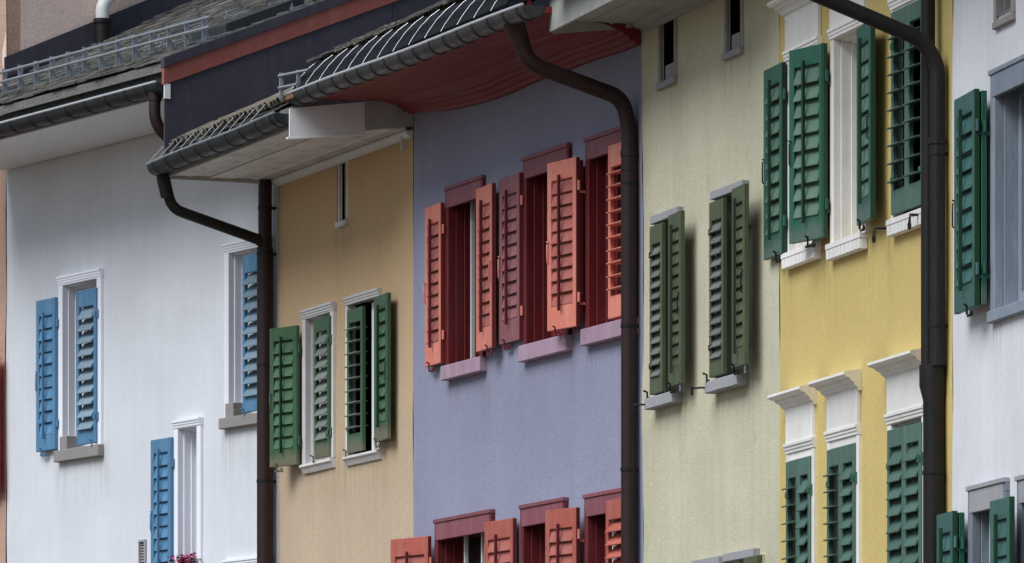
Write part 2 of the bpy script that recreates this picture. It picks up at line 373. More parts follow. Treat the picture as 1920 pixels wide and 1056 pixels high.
slat_cache = {}
def shutter(h, side, sH, n0, phi, W, z0, z1, mat, pitch=.1, beta=74, ms=None, rod=None, hinges=True, stay='iron', latch=True, hm=None, label=None, tr=.12, br=.16, sw=.06, vary=3, chord=1.34, stay_x=.72, rod_mat=None, edge=None):
    sx = 1 if side == 'L' else -1; T = .018; ht = z1-z0; hm = hm or mat
    b = MB(); X = lambda a: a*sx
    b.box(X(0), X(sw), -T, T, 0, ht).box(X(W-sw), X(W), -T, T, 0, ht)
    b.box(X(sw), X(W-sw), -T+.002, T-.002, 0, br).box(X(sw), X(W-sw), -T+.002, T-.002, ht-tr, ht)
    o = b.build('shutter', mat, h, .004, (sH, -n0, z0), (0, 0, R(-phi*sx)))
    if edge:                                       # leaf edges: unrepainted red on salmon; on greens, shade put into the colour
        o.data.materials.append(M[edge])
        for pl in o.data.polygons:
            if abs(pl.normal.x) > .9 and (abs(pl.center.x) < .001 or abs(abs(pl.center.x)-W) < .001): pl.material_index = 1
    if label: o['label'] = label
    chord = 1.1 if beta < 30 else (1.2 if phi > 90 else chord); zone = ht-tr-br; n = max(4, round(zone/pitch)); p = zone/n; L = W-2*sw-.004; ch = p*chord
    key = (round(L, 3), round(ch, 3), ms or mat)
    if key not in slat_cache:
        s_ = MB(); a = ch/2
        s_.prism_x([(-a, 0), (-a+.003, .0055), (a-.003, .0055), (a, 0), (a-.003, -.0055), (-a+.003, -.0055)], -L/2, L/2)
        me = s_.mesh('slat'); me.materials.append(M[ms or mat]); slat_cache[key] = me
    for k in range(n):
        bb = (beta if phi < 90 else -beta)+random.uniform(-vary, vary)
        put('slat', slat_cache[key], None, o, 0, (X(W/2), random.uniform(-.002, .002), br+p*(k+.5)), (R(bb), 0, 0))
    rod = (phi > 90) if rod is None else rod
    if rod:
        rd = MB().box(X(W/2-.008), X(W/2+.008), -.056, -.030, br-.05, ht-tr+.035)
        rd.build('tilt_rod', rod_mat or mat, o, .003)  # darker rod_mat puts the shade of the rod's side into its colour
    if hinges:
        for zz in (.17, .83):
            hb = MB()
            if phi < 90: hb.box(X(.0), X(.07), T+.0005, T+.006, ht*zz-.02, ht*zz+.02)
            hb.tube([(X(-.012), 0, ht*zz-.035), (X(-.012), 0, ht*zz+.04)], .013, 8)
            hb.build('hinge', hm, o)
            # the pin that carries the hinge runs straight back into the jamb
            MB().box(sH-sx*.012-.011, sH-sx*.012+.011, -.01, max(n0-.012, .012), z0+ht*zz-.055, z0+ht*zz-.035).build('hinge_pin', hm, h)
    if stay:
        st = MB(); xs = X(W*stay_x); nn = -.02 if phi > 90 else .04
        st.tube([(xs, nn, -.035), (xs, nn, .02), (xs, nn-.02 if phi > 90 else nn+.03, .03)], .008, 6)
        st.tube([(xs-.05, 0, -.038), (xs+.05, 0, -.038)], .009, 6)
        ring = [(xs-.05+.018*math.cos(q*.785), nn*.2, -.03+.018*math.sin(q*.785)) for q in range(9)]
        st.tube(ring, .006, 6, False)
        st.build('shutter_stay', stay, o)
    if latch and phi > 90:
        lt = MB(); xl = X(W-.028)
        lt.tube([(xl, -.026, ht*.40), (xl, -.034, ht*.41), (xl, -.034, ht*.51), (xl+.012*sx, -.026, ht*.515)], .0055, 6)
        lt.tube([(xl-.014, -.03, ht*.525), (xl+.014, -.03, ht*.53)], .006, 6)
        lt.build('latch', 'iron' if h in (HY, HR, HC) else hm, o)
    return o

def gutter(h, s0, s1, nc, zr, r, mat, rim, n_br, seed=0, sag=None, first=.12):
    """half-round gutter: rim height zr, centre distance nc; brackets and front bead as sub-parts"""
    k = 14; out = [(nc+r*math.cos(math.pi*i/k), zr-r*math.sin(math.pi*i/k)) for i in range(k+1)]
    inn = [(nc+(r-.006)*math.cos(math.pi*i/k), zr-(r-.006)*math.sin(math.pi*i/k)) for i in range(k, -1, -1)]
    wob = (lambda x, a, z: sag(x)) if sag else None
    g = MB().prism_x(out+inn, s0, s1, True, 24, wob)
    for e in (s0, s1):                             # stop ends
        d = sag(e) if sag else 0
        g.add([(e, -a, z+d) for a, z in out], [tuple(range(k+1))])
    go = g.build('gutter', mat, h)
    pts = [(s0+(s1-s0)*i/24, nc+r, zr+.004+(sag(s0+(s1-s0)*i/24) if sag else 0)) for i in range(25)]
    MB().tube(pts, .0125, 8).build('gutter_bead', rim, go)
    me = None
    for i in range(n_br):
        x = s0+first+(s1-s0-2*first)*i/(n_br-1)+random.uniform(-.03, .03)
        if me is None:
            q = [(nc+(r+.007)*math.cos(math.pi*j/k), zr-(r+.007)*math.sin(math.pi*j/k)) for j in range(-1, k+1)]
            q2 = [(nc+(r+.0005)*math.cos(math.pi*j/k), zr-(r+.0005)*math.sin(math.pi*j/k)) for j in range(k, -2, -1)]
            me = MB().prism_x(q+q2, -.013, .013).mesh('gutter_bracket'); me.materials.append(M['gutter_dark'])
        put('gutter_bracket', me, None, go, 0, (x, 0, sag(x) if sag else 0))
    return go

def pipe(h, pts, r, mat, rad=.16, name='downpipe', collars=(), label=None):
    P = fillet(pts, rad); o = MB().tube(P, r, 20).build(name, mat, h)
    for (p, q, cr) in collars: MB().tube([p, q], cr, 20).build('pipe_collar', mat, o)
    if label: o['label'] = label
    return o

def roof_slab(h, s0, s1, ne, ze, slope, nr, mat, th=.12, back=True):
    zr = ze+(ne-nr)*slope; poly = [(ne, ze), (nr, zr), (2*nr-ne, ze), (2*nr-ne, ze-th), (nr, zr-th), (ne, ze-th)]
    return MB().prism_n(poly, s0, s1).build('roof', mat, h)
def slates(roof, s0, s1, ne, ze, slope0, rows, mat, expo=.15, wid=.21, lift=.0, rag=.010, singles=2):
    sl = slope0 if callable(slope0) else (lambda x: slope0); rest = MB()
    for r in range(rows):
        x = s0-random.uniform(0, .15); 
        while x < s1-.02:
            w = wid*random.uniform(.7, 1.3); a, b = max(x, s0), min(x+w-.006, s1)
            x += w
            if b-a < .03: continue
            th = math.atan(sl((a+b)/2))
            d = r*expo+random.uniform(-rag, rag)*1.6; L = expo*1.9; t_ = random.uniform(.008, .024); tl = random.uniform(.0, .022)
            vs = []
            for (dd, hh) in ((d, .012+tl), (d+L, .003)):
                for z_ in (hh, hh+t_):
                    for xx in (a, b):
                        n = ne-dd*math.cos(th)-z_*-math.sin(th); z = ze+dd*math.sin(th)+z_*math.cos(th)+random.uniform(-.002, .002)
                        vs.append((xx, -n, z))
            fs = [(0, 1, 3, 2), (2, 3, 7, 6), (0, 2, 6, 4), (1, 5, 7, 3), (4, 6, 7, 5)]
            if r < singles: MB().add(vs, fs).build('slate', mat, roof)
            else: rest.add(vs, fs)
    o = rest.build('slates', mat, roof); o['kind'] = 'stuff'
def lumps(name, parent, mat, items, seed=1):
    mb = MB(); rnd = random.Random(seed)
    for (x, n, z, r) in items:
        k = 7; top = (x+rnd.uniform(-.6, .6)*r, -n, z+r*rnd.uniform(.2, 1.0)); ring = []
        for i in range(k):
            a = 2*math.pi*i/k; rr = r*rnd.uniform(.5, 1.2); ring.append((x+rr*math.cos(a), -n+rr*math.sin(a), z+rnd.uniform(-.2, .5)*r))
        mid = [((p[0]+top[0])/2+rnd.uniform(-.3, .3)*r, (p[1]+top[1])/2+rnd.uniform(-.3, .3)*r, (p[2]+top[2])/2+rnd.uniform(-.1, .4)*r) for p in ring]
        vs = ring+mid+[top]; fs = [(i, (i+1) % k, k+(i+1) % k, k+i) for i in range(k)]+[(k+i, k+(i+1) % k, 2*k) for i in range(k)]
        mb.add(vs, fs)
    o = mb.build(name, mat, parent); o['kind'] = 'stuff'; return o

# ================================================================== WHITE HOUSE
w = WID[HW]
wall(HW, 9.10, 'wall_white', [(1.17, 1.975, 6.29, 7.90), (4.41, 5.17, 6.34, 7.88), (3.46, 3.91, 4.88, 6.36), (4.41, 5.17, 3.4, 5.03), (2.735, 2.835, 5.14, 5.33)], 1.3)
window(HW, 1.139, 2.004, 6.29, 7.937, 'lilac_white', fw=.085, proj=.03, depth=.17, steps=2, head='mould', sill=('stone_grey', .11, .02, .07))
window(HW, 4.376, 5.20, 6.35, 7.915, 'lilac_white', fw=.085, proj=.03, depth=.17, steps=2, head='mould', sill=('stone_grey', .10, .03, .07))
window(HW, 3.433, 3.938, 4.88, 6.393, 'lilac_white', fw=.075, proj=.03, depth=.17, steps=2, head='mould', sill=('stone_grey', .10, .03, .07), mull=False)
window(HW, 4.376, 5.20, 3.4, 5.065, 'lilac_white', fw=.085, proj=.03, depth=.17, steps=2, head='mould', sill=('stone_grey', .10, .03, .07))
for (s_, z_) in ((1.24, 6.29), (4.47, 6.35)):      # stone blocks at the foot of the left jambs
    MB().box(s_-.06, s_+.09, -.1, .036, z_, z_+.13).build('jamb_block', 'stone_grey', HW, .004)
shutter(HW, 'L', 1.139, .046, 180.5, .40, 6.306, 7.750, 'blue', .112, 76, stay='blue', tr=.16, br=.16)
shutter(HW, 'L', 3.433, .044, 181, .40, 4.85, 6.25, 'blue', .112, 76, stay='blue', tr=.13, br=.16)
shutter(HW, 'R', 1.945, .035, 0, .385, 6.31, 7.765, 'blue', .112, 56, 'blue_faded', stay='blue', tr=.16, br=.14, sw=.045, stay_x=.1)
shutter(HW, 'R', 5.14, .035, 0, .385, 6.37, 7.775, 'blue', .112, 54, 'blue_faded', stay='blue', tr=.16, br=.14, sw=.045, stay_x=.8)
# little louvred vent
v = MB().box(2.715, 2.735, 0, .012, 5.12, 5.35).box(2.835, 2.855, 0, .012, 5.12, 5.35).box(2.735, 2.835, 0, .011, 5.33, 5.35).box(2.735, 2.835, 0, .011, 5.12, 5.14).build('wall_vent', 'stone_light', HW)
me = MB().prism_x([(-.012, .008), (-.008, .012), (.008, -.008), (.004, -.012)], -.049, .049).mesh('slat'); me.materials.append(M['stone_grey'])
for k in range(7): put('slat', me, None, v, 0, (2.785, .004, 5.155+k*.026))
MB().box(2.735, 2.835, -.06, -.05, 5.14, 5.33).build('vent_back', 'dark_inside', v)
# eave
MB().box(0, w-.03, .02, 1.03, 9.085, 9.12).build('soffit', 'soffit_white', HW)
MB().box(0, w-.03, 1.031, 1.055, 9.075, 9.22).build('fascia', 'soffit_grey', HW, .003)
MB().prism_x([(1.03, 9.30), (1.065, 9.22), (1.068, 9.22), (1.045, 9.30)], 0, w-.04).build('eave_flashing', 'galvanised', HW)
MB().box(.0, w-.035, 1.153, 1.161, 9.268, 9.345).build('eave_board', 'slate', HW, .003)
gutter(HW, .02, w-.02, 1.135, 9.172, .094, 'gutter_dark', 'rim_metal', 14, first=.25)
def wslope(x): return .395+.08*(1-x/5.32)          # the old roof is slightly twisted
def wz(x, n): return 9.352+wslope(x)*(1.15-n)
q = MB()
for x in (.0, w-.01): q.v += [(x, -n, wz(x, n)+d) for d in (0, -.07) for n in (1.15, -5.0)]+[(x, 11.0, 9.35), (x, 11.0, 9.28)]
q.f += [(0, 6, 7, 1), (2, 3, 9, 8), (0, 2, 8, 6), (1, 7, 10, 4), (3, 5, 11, 9), (4, 10, 11, 5), (0, 1, 4, 5, 3, 2), (6, 8, 9, 11, 10, 7)]; q.sm += [False]*8
rw = q.build('roof', 'slate_mossy', HW)
slates(rw, .0, w-.05, 1.165, 9.35, wslope, 36, 'slate_mossy', .145, .2, rag=.018)
# verge: flashing cap, red board, navy cladding panels
def vline(n): return 9.376+.395*(1.167-n)
MB().prism_n([(1.17, 9.385), (1.17, 9.300), (-5.0, vline(-5)-.07), (-5.0, vline(-5)+.015)], w-.03, w+.035).build('verge_flashing', 'navy', HW, .003)
MB().prism_n([(1.165, 9.299), (1.165, 9.150), (-5.0, vline(-5)-.22), (-5.0, vline(-5)-.071)], w-.02, w+.022).build('verge_board', 'red_board', HW, .003)
for (a, b) in ((1.15, -1.172), (-1.178, -3.3), (-3.306, -5.0)):
    MB().prism_n([(a, vline(a)-.2), (a, 8.45), (b, 8.45), (b, vline(b)-.2)], w-.012, w+.006).build('cladding_panel', 'navy', HW)
MB().prism_n([(1.155, 8.60), (1.155, 8.50), (-.2, 9.18), (-.2, 9.28)], w+.007, w+.03).build('step_flashing', 'navy', HW, .002)
MB().box(w+.007, w+.02, 1.10, 1.16, 9.03, 9.16).build('verge_end_cap', 'bright_white', HW)
# outlet elbow from the gutter, swinging back behind the cladding
pipe(HW, [(w-.17, 1.15, 9.10), (w-.17, 1.16, 8.82), (w-.12, .9, 8.60), (w-.10, .4, 8.45)], .052, 'pipe_brown', .2, collars=[((w-.17, 1.15, 9.03), (w-.17, 1.152, 9.10), .060)])
# snow guard
sg = MB().tube([(.02, .63, 9.845), (w-.12, .63, 9.81)], .014, 8).build('snow_guard', 'galvanised', HW)
MB().tube([(.02, .635, 9.755), (w-.12, .635, 9.72)], .014, 8).build('rail', 'galvanised', sg)
me = MB().box(-.003, .003, .588, .640, 9.585, 9.83).prism_x([(.606, 9.70), (.606, 9.60), (.575, 9.61), (.40, 9.685), (.40, 9.695), (.56, 9.635)], -.010, .010)
me = me.mesh('rail_bracket'); me.materials.append(M['galvanised'])
for k in range(16): put('rail_bracket', me, None, sg, 0, (.2+k*.325, 0, .045-.0022*k+random.uniform(-.004, .004)))
for (s_, n_) in ((4.6, .15), (4.1, -.25), (3.4, .1), (2.6, -.3), (1.9, .2), (5.0, -.35), (3.9, -.75), (4.7, -.95), (3.0, -.8)):    # snow hooks
    z_ = wz(s_, n_)+.02
    MB().prism_x([(n_, z_), (n_+.06, z_), (n_+.03, z_+.075)], s_-.004, s_+.004).tube([(s_, n_+.05, z_+.01), (s_, n_-.2, z_+.10)], .006, 6).build('snow_hook', 'galvanised', rw)
MB().prism_n([(.35, 9.72), (.35, 9.80), (-.45, 10.12), (-.45, 10.02)], 4.35, 5.0).build('roof_hatch', 'gutter_dark', rw, .006)

# ================================================================== PINK HOUSE (left, taller)
wN = WID[HN]
wall(HN, 12.5, 'wall_brown', [(1.2, 2.35, 6.0, 7.25)], 5.1, amp=.02)
window(HN, 1.17, 2.38, 6.0, 7.28, 'white_frame', sill=('stone_grey', .1, .03, .06))
shutter(HN, 'R', 2.42, .075, 178, .60, 5.98, 7.29, 'red_shutter', .1, 60)
# gable side above the white roof, given in the white house's frame
MB().prism_n([(-.0, 9.0), (-.0, 12.5), (-8, 12.5), (-8, 9.0)], -.32, -.012).build('gable_wall', 'wall_pink', HN).matrix_world
gw = [o for o in bpy.data.objects if o.name == 'gable_wall'][0]
gw.parent = HN
bpy.context.view_layer.update()
gw.matrix_local = HN.matrix_world.inverted() @ HW.matrix_world
def in_white(o): o.parent = HN; o.matrix_local = HN.matrix_world.inverted() @ HW.matrix_world; return o
in_white(MB().prism_n([(.02, 9.6), (.02, 10.18), (-5, 12.4), (-5, 11.5)], -.010, .012).build('wall_flashing', 'navy', HN))
in_white(MB().prism_n([(.03, 9.98), (.03, 10.01), (-5, 12.14), (-5, 12.11)], .013, .022).build('flashing_joint', 'navy', HN))
vp = in_white(MB().tube([(.09, -1.0, 10.2), (.09, -1.0, 10.60)], .073, 18).build('vent_pipe', 'pipe_black', HN))
def sub(o, p): o.parent = p; return o
sub(MB().tube([(.09, -1.0, 10.585), (.09, -1.0, 10.625)], .088, 18).build('pipe_collar', 'pipe_black'), vp)
sub(MB().tube(fillet([(.09, -1.0, 10.626), (.09, -1.0, 10.76), (.09, -1.55, 11.35), (.09, -1.55, 11.8)], .12), .066, 18).build('pipe_elbow', 'old_white_pipe'), vp)

# ================================================================== ORANGE HOUSE
w = WID[HO]
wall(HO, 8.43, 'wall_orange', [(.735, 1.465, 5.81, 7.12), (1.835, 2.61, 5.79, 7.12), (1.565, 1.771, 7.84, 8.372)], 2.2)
window(HO, .703, 1.496, 5.815, 7.158, 'white_frame', fw=.08, proj=.03, depth=.24, head='mould', sill=('white_frame', .085, .0, .05, 'round'))
window(HO, 1.804, 2.642, 5.80, 7.156, 'white_frame', fw=.05, proj=.03, depth=.045, steps=1, room=True, bars=((2.26, -.05), (2.285, -.05)), head='mould', sill=('white_frame', .085, .0, .05, 'round'))
window(HO, 1.536, 1.80, 7.84, 8.404, 'soffit_plank', fw=.055, proj=.008, fb=-.012, depth=.02, sill=('soffit_plank', .05, .0, .03), mull=False, sash='dark_inside', steps=1, room=True)
shutter(HO, 'L', .703, .065, 163, .40, 5.811, 7.034, 'green_wood', .1, 72, 'green_slat', hm='green_wood', stay='green_wood', rod_mat='rod_green')
shutter(HO, 'R', 1.455, .035, 0, .375, 5.83, 7.045, 'green_wood', .1, 57, 'green_faded', stay='green_wood', sw=.045, stay_x=.9)
shutter(HO, 'L', 1.848, .012, 0, .375, 5.82, 7.05, 'green_wood', .1, 6, 'green_faded', stay='green_wood', sw=.045, stay_x=.1)
shutter(HO, 'R', 2.642, .058, 175.5, .40, 5.850, 7.076, 'green_wood', .1, 72, 'green_slat', stay='green_wood', stay_x=.15, rod_mat='rod_green')
MB().box(3.20, 3.235, .0, .05, 8.25, 8.36).box(3.197, 3.238, .0, .055, 8.36, 8.375).build('wall_bracket', 'white_frame', HO, .003)
# soffit of separate planks
n_ = .06
for k, wd in enumerate((.15, .2, .21, .2, .19)):
    z_ = 8.395+random.uniform(-.006, .006); q = n_+wd
    MB().box(-.02, w-.005, n_+.001, q-.001, z_, z_+.022).build('soffit_plank', 'soffit_plank', HO, .004); n_ = q
    MB().prism_x([(q-.014, z_-.007), (q+.014, z_-.007), (q+.018, z_), (q-.018, z_)], -.02, w-.006).build('cover_strip', 'soffit_white', HO)
MB().prism_x([(0, 8.335), (.02, 8.335), (.04, 8.35), (.065, 8.375), (.07, 8.394), (0, 8.394)], 0, w-.006, True).build('eave_moulding', 'soffit_white', HO)
MB().box(-.04, -.021, .02, 1.02, 8.36, 8.43).build('eave_end_board', 'soffit_grey', HO, .003)
MB().box(-.02, w-.005, 1.012, 1.036, 8.37, 8.50).build('fascia', 'soffit_grey', HO, .003)
gutter(HO, -.03, w-.03, 1.125, 8.475, .095, 'gutter_dark', 'galvanised', 9, sag=lambda x: .006*math.sin(x*2.1))
ro = roof_slab(HO, .02, w-.01, 1.07, 8.54, .49, -4.6, 'slate', .06)
slates(ro, .03, w-.03, 1.08, 8.54, .49, 14, 'slate', .15, .2)
# barrel tiles along the eave, lichen-covered
def barrel(L, r0, r1, k=9):
    vs = []
    for (d, r) in ((0, r0), (L*.5, (r0+r1)/2), (L, r1)):
        for rr in (r, r-.012):
            for i in range(k+1):
                a = math.pi*i/k; vs.append((rr*math.cos(a), d, rr*math.sin(a)*1.15))
    m_ = 2*(k+1); fs = []
    for q in range(2):
        for i in range(k):
            fs.append((q*m_+i, q*m_+i+1, (q+1)*m_+i+1, (q+1)*m_+i)); fs.append((q*m_+k+1+i, (q+1)*m_+k+1+i, (q+1)*m_+k+2+i, q*m_+k+2+i))
    for i in range(k): fs.append((i, k+1+i, k+2+i, i+1))
    me = MB().add(vs, fs, True).mesh('roof_tile'); me.materials.append(M['tile_lichen']); return me
me = barrel(.36, .052, .043)
for row in range(3):
    for k in range(31):
        d = row*.24; x = .07+k*.104+random.uniform(-.006, .006)
        put('roof_tile', me, None, ro, 0, (x, -(1.07-d*.9+random.uniform(-.012, .012)), 8.60+d*.44+random.uniform(-.006, .008)), (R(26+random.uniform(-3, 3)), random.uniform(-.06, .06), random.uniform(-.06, .06)))
for k in range(11):
    x = .02+k*.27; MB().tube([(x, 1.215, 8.485), (x+.03, 1.17, 8.545), (x+.07, 1.10, 8.63)], .004, 6).build('guard_wire', 'galvanised', ro)
# branch pipe and the main downpipe at the boundary with the white house
pipe(HO, [(-.0, 1.10, 8.42), (-.02, 1.045, 8.30), (-.03, .985, 8.10), (-.04, .16, 7.86), (-.04, .11, 7.80)], .048, 'pipe_black', .13, name='branch_pipe', collars=[((.0, 1.08, 8.38), (-.02, 1.03, 8.20), .060)])
dp = pipe(HO, [(-.045, .11, 8.50), (-.045, .11, .1)], .061, 'pipe_brown', label='dark brown downpipe beside the white house')
MB().tube([(-.045, .11, 7.80), (-.045, .11, 3.0)], .073, 20).build('pipe_sleeve', 'pipe_brown', dp)
for z_, cr in ((8.15, .066), (7.74, .077), (6.75, .077), (5.72, .077)): MB().box(-.055, -.035, -.05, .10, z_-.012, z_+.012).tube([(-.045, .11, z_-.012), (-.045, .11, z_+.012)], cr, 20).build('pipe_bracket', 'iron', dp)

# ================================================================== LAVENDER HOUSE
w = WID[HP]
wall(HP, 8.62, 'wall_lavender', [(.87, 1.645, 6.35, 7.78), (2.595, 3.48, 6.35, 7.80), (3.895, 4.78, 6.35, 7.79), (.62, 1.84, 3.68, 5.07), (2.535, 3.4, 3.72, 5.05), (3.875, 4.73, 3.74, 5.04)], 3.7)
kw = dict(mf='dark_red', fw=.065, proj=.035, depth=.17, head='flat', mhead='rose_head', sash='dark_red', steps=2)
window(HP, .834, 1.678, 6.351, 7.811, sill=('mauve_sill', .12, .02, .07), bars=((1.045, -.11),), **kw)
window(HP, 2.561, 3.513, 6.351, 7.835, sill=('mauve_sill', .13, .02, .07), **kw)
window(HP, 3.862, 4.815, 6.354, 7.82, sill=('mauve_sill', .13, .02, .07), **kw)
window(HP, .588, 1.872, 3.70, 5.105, sill=('mauve_sill', .13, .02, .07), bars=((.90, -.11), (1.286, -.11)), **kw)
window(HP, 2.50, 3.433, 3.73, 5.09, sill=('mauve_sill', .13, .02, .07), **kw)
window(HP, 3.84, 4.763, 3.76, 5.078, sill=('mauve_sill', .13, .02, .07), bars=((4.055, -.11),), **kw)
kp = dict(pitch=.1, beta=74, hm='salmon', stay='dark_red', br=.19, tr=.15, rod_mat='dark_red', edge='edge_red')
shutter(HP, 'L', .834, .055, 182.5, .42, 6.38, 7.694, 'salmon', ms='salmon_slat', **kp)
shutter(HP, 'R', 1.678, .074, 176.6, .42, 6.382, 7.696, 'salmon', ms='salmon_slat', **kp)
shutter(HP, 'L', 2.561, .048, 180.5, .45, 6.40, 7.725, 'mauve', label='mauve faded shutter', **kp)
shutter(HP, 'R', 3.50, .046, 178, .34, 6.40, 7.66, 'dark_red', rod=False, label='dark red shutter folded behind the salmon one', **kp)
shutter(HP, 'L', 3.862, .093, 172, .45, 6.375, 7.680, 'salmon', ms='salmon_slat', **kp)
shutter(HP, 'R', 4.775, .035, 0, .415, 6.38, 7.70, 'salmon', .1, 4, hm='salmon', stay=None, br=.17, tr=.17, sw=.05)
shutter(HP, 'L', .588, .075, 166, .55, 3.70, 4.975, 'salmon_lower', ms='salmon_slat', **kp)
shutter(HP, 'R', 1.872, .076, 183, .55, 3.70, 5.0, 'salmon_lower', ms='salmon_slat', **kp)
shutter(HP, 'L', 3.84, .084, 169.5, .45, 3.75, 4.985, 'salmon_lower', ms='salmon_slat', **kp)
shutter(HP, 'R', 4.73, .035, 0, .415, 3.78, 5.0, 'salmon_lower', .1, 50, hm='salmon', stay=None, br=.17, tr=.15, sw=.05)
# moulded red soffit, dipping along the wall
def dip(x, a, z): return (1-min(1, max(0, (a-.02)/.75)))*(.13*max(0, 1-x/1.7)**1.5)+.006*math.sin(x*2.4)*(1-min(1, a))+.004*math.sin(x*5+a*6)
prof = [(.015, 8.40), (.05, 8.40), (.075, 8.425), (.10, 8.428), (.12, 8.46), (.145, 8.465), (.165, 8.49), (.19, 8.492), (.30, 8.535), (.42, 8.55), (.43, 8.56), (.62, 8.575), (.63, 8.585), (.90, 8.60), (.90, 8.64), (.015, 8.64)]
MB().prism_x(prof, .03, w-.01, False, 30, dip).build('soffit', 'soffit_red', HP)
MB().box(.03, w-.01, .901, .935, 8.57, 8.80).build('fascia', 'soffit_red', HP, .003)
# closing boards at the left end of the eave
MB().prism_n([(1.09, 8.285), (.43, 8.362), (.43, 8.61), (1.09, 8.52)], -.022, .0).build('eave_end_board', 'soffit_white', HP, .003)
MB().prism_n([(1.11, 8.265), (.425, 8.335), (.425, 8.36), (1.11, 8.283)], -.034, .002).build('eave_end_lip', 'soffit_white', HP, .002)
MB().prism_n([(.425, 8.37), (.0, 8.43), (.0, 8.70), (.425, 8.66)], -.014, .004).build('eave_end_panel', 'soffit_grey', HP, .003)
gutter(HP, .0, w+.35, 1.02, 8.585, .092, 'gutter_zinc', 'rim_metal', 17, sag=lambda x: .05-.012*x+.006*math.sin(x*1.7))
rp = roof_slab(HP, .0, w-.01, .86, 8.90, .47, -4.6, 'slate_mossy', .06)
slates(rp, .0, w-.03, .90, 8.895, .47, 12, 'slate_mossy', .14, .17, rag=.03)
# wire-mesh leaf guard between gutter rim and slates, with its curved rods
gp = [(1.105, 8.635), (1.06, 8.70), (1.01, 8.775), (.955, 8.835), (.90, 8.88)]
sag = lambda x: .05-.012*x if True else 0
mg = MB()
for (a, b) in ((0, 1), (1, 2), (2, 3), (3, 4)):
    for k in range(6):
        u = k/6; n_ = gp[a][0]+(gp[b][0]-gp[a][0])*u; z_ = gp[a][1]+(gp[b][1]-gp[a][1])*u
        mg.prism_x([(n_, z_), (n_-.004, z_+.008), (n_-.008, z_+.006), (n_-.004, z_-.002)], .03, w)
guard = mg.build('leaf_guard', 'mesh_dark', HP)
MB().prism_x([(q[0]-.03, q[1]-.01) for q in gp]+[(.84, 8.86), (.90, 8.70), (1.06, 8.58)], .03, w).build('guard_backing', 'mesh_dark', guard)
for k in range(14):
    x = .06+k*.352
    MB().tube([(x, 1.118, 8.625), (x+.01, 1.085, 8.685), (x+.04, 1.03, 8.77), (x+.08, .965, 8.845), (x+.11, .90, 8.897)], .0034, 6).build('guard_wire', 'rim_metal', guard)
lumps('moss', rp, 'lichen', [(random.uniform(0, w), random.uniform(.80, .90), 8.91+random.uniform(0, .03), random.uniform(.006, .018)) for k in range(420)], 3)
lumps('moss', rp, 'slate_mossy', [(random.uniform(0, w), random.uniform(.70, .86), 8.93+random.uniform(0, .03), random.uniform(.012, .03)) for k in range(220)], 4)
# short rail at the left end of the leaf guard
ra = MB().tube([(-.05, 1.17, 8.79), (.30, 1.03, 8.80)], .012, 8).build('snow_guard', 'galvanised', HP)
MB().tube([(-.05, 1.17, 8.69), (.22, 1.10, 8.69)], .012, 8).build('rail', 'galvanised', ra)
for (x, n_) in ((-.04, 1.165), (.16, 1.085)): MB().box(x-.012, x+.012, n_-.03, n_, 8.60, 8.815).build('rail_bracket', 'galvanised', ra)
MB().box(-.06, .16, 1.06, 1.12, 8.585, 8.62).build('rust_plate', 'rust', ra, .004)
# downpipe
dp = pipe(HP, [(w-.12, .98, 8.52), (w-.12, .90, 8.27), (w-.11, .82, 8.20), (w-.10, .13, 8.0), (w-.09, .075, 7.80), (w-.09, .075, .1)], .060, 'pipe_brown', .15, label='dark brown downpipe at the cream house',
          collars=[((w-.09, .075, 7.56), (w-.09, .075, 7.60), .066), ((w-.09, .075, 7.45), (w-.09, .075, 7.47), .064)])
MB().tube([(w-.12, 1.0, 8.53), (w-.12, .955, 8.42), (w-.12, .925, 8.34)], .05, 18, True, [.082, .070, .0605]).build('outlet_funnel', 'pipe_brown', dp)
for z_ in (7.36, 6.28, 5.2, 4.2): MB().box(w-.10, w-.08, -.03, .03, z_-.01, z_+.01).tube([(w-.09, .075, z_-.012), (w-.09, .075, z_+.012)], .065, 20).build('pipe_bracket', 'iron', dp)

# ================================================================== CREAM HOUSE
w = WID[HC]
wall(HC, 8.58, 'wall_cream', [(.37, .935, 5.70, 7.02), (1.75, 2.375, 5.70, 7.03), (.422, .786, 8.04, 8.53), (1.926, 2.274, 8.04, 8.53), (1.57, 2.10, 3.4, 4.38), (2.25, 2.75, 3.4, 4.38)], 4.4, amp=.014)
kc = dict(mf='stone_light', fw=.05, proj=.02, depth=.2, sash='olive', steps=2)
window(HC, .342, .963, 5.696, 7.05, head='slab', sill=('stone_light', .085, .01, .10, 'blocks'), **kc)
window(HC, 1.720, 2.406, 5.692, 7.063, head='slab', sill=('stone_light', .085, .01, .10, 'blocks'), **kc)
window(HC, 1.30, 1.897, 3.2, 4.418, head='slab', sill=('stone_light', .085, .01, .10, 'blocks'), **kc)
window(HC, 2.0, 2.640, 3.2, 4.425, head='slab', sill=('stone_light', .085, .01, .10, 'blocks'), **kc)
kc2 = dict(mf='stone_light', fw=.045, proj=.012, fb=-.012, depth=.02, sash='dark_inside', steps=1, mull=False, room=True)
for (a, b) in ((.393, .815), (1.897, 2.303)):
    wn = window(HC, a, b, 8.04, 8.56, sill=('stone_light', .05, .0, .035), **kc2)
    MB().box(a+.06, b-.06, -.05, -.026, 8.045, 8.17).build('lower_panel', 'stone_light', wn, .004)
shutter(HC, 'L', .365, .05, 0, .285, 5.72, 6.975, 'olive', .083, 58, 'olive_faded', sw=.04, hm='iron', tr=.14, br=.13, stay_x=.05)
shutter(HC, 'R', .963, .105, 177, .335, 5.72, 6.985, 'olive', .083, 74, rod_mat='rod_olive', hm='iron', tr=.12, br=.14, sw=.05, stay_x=.2)
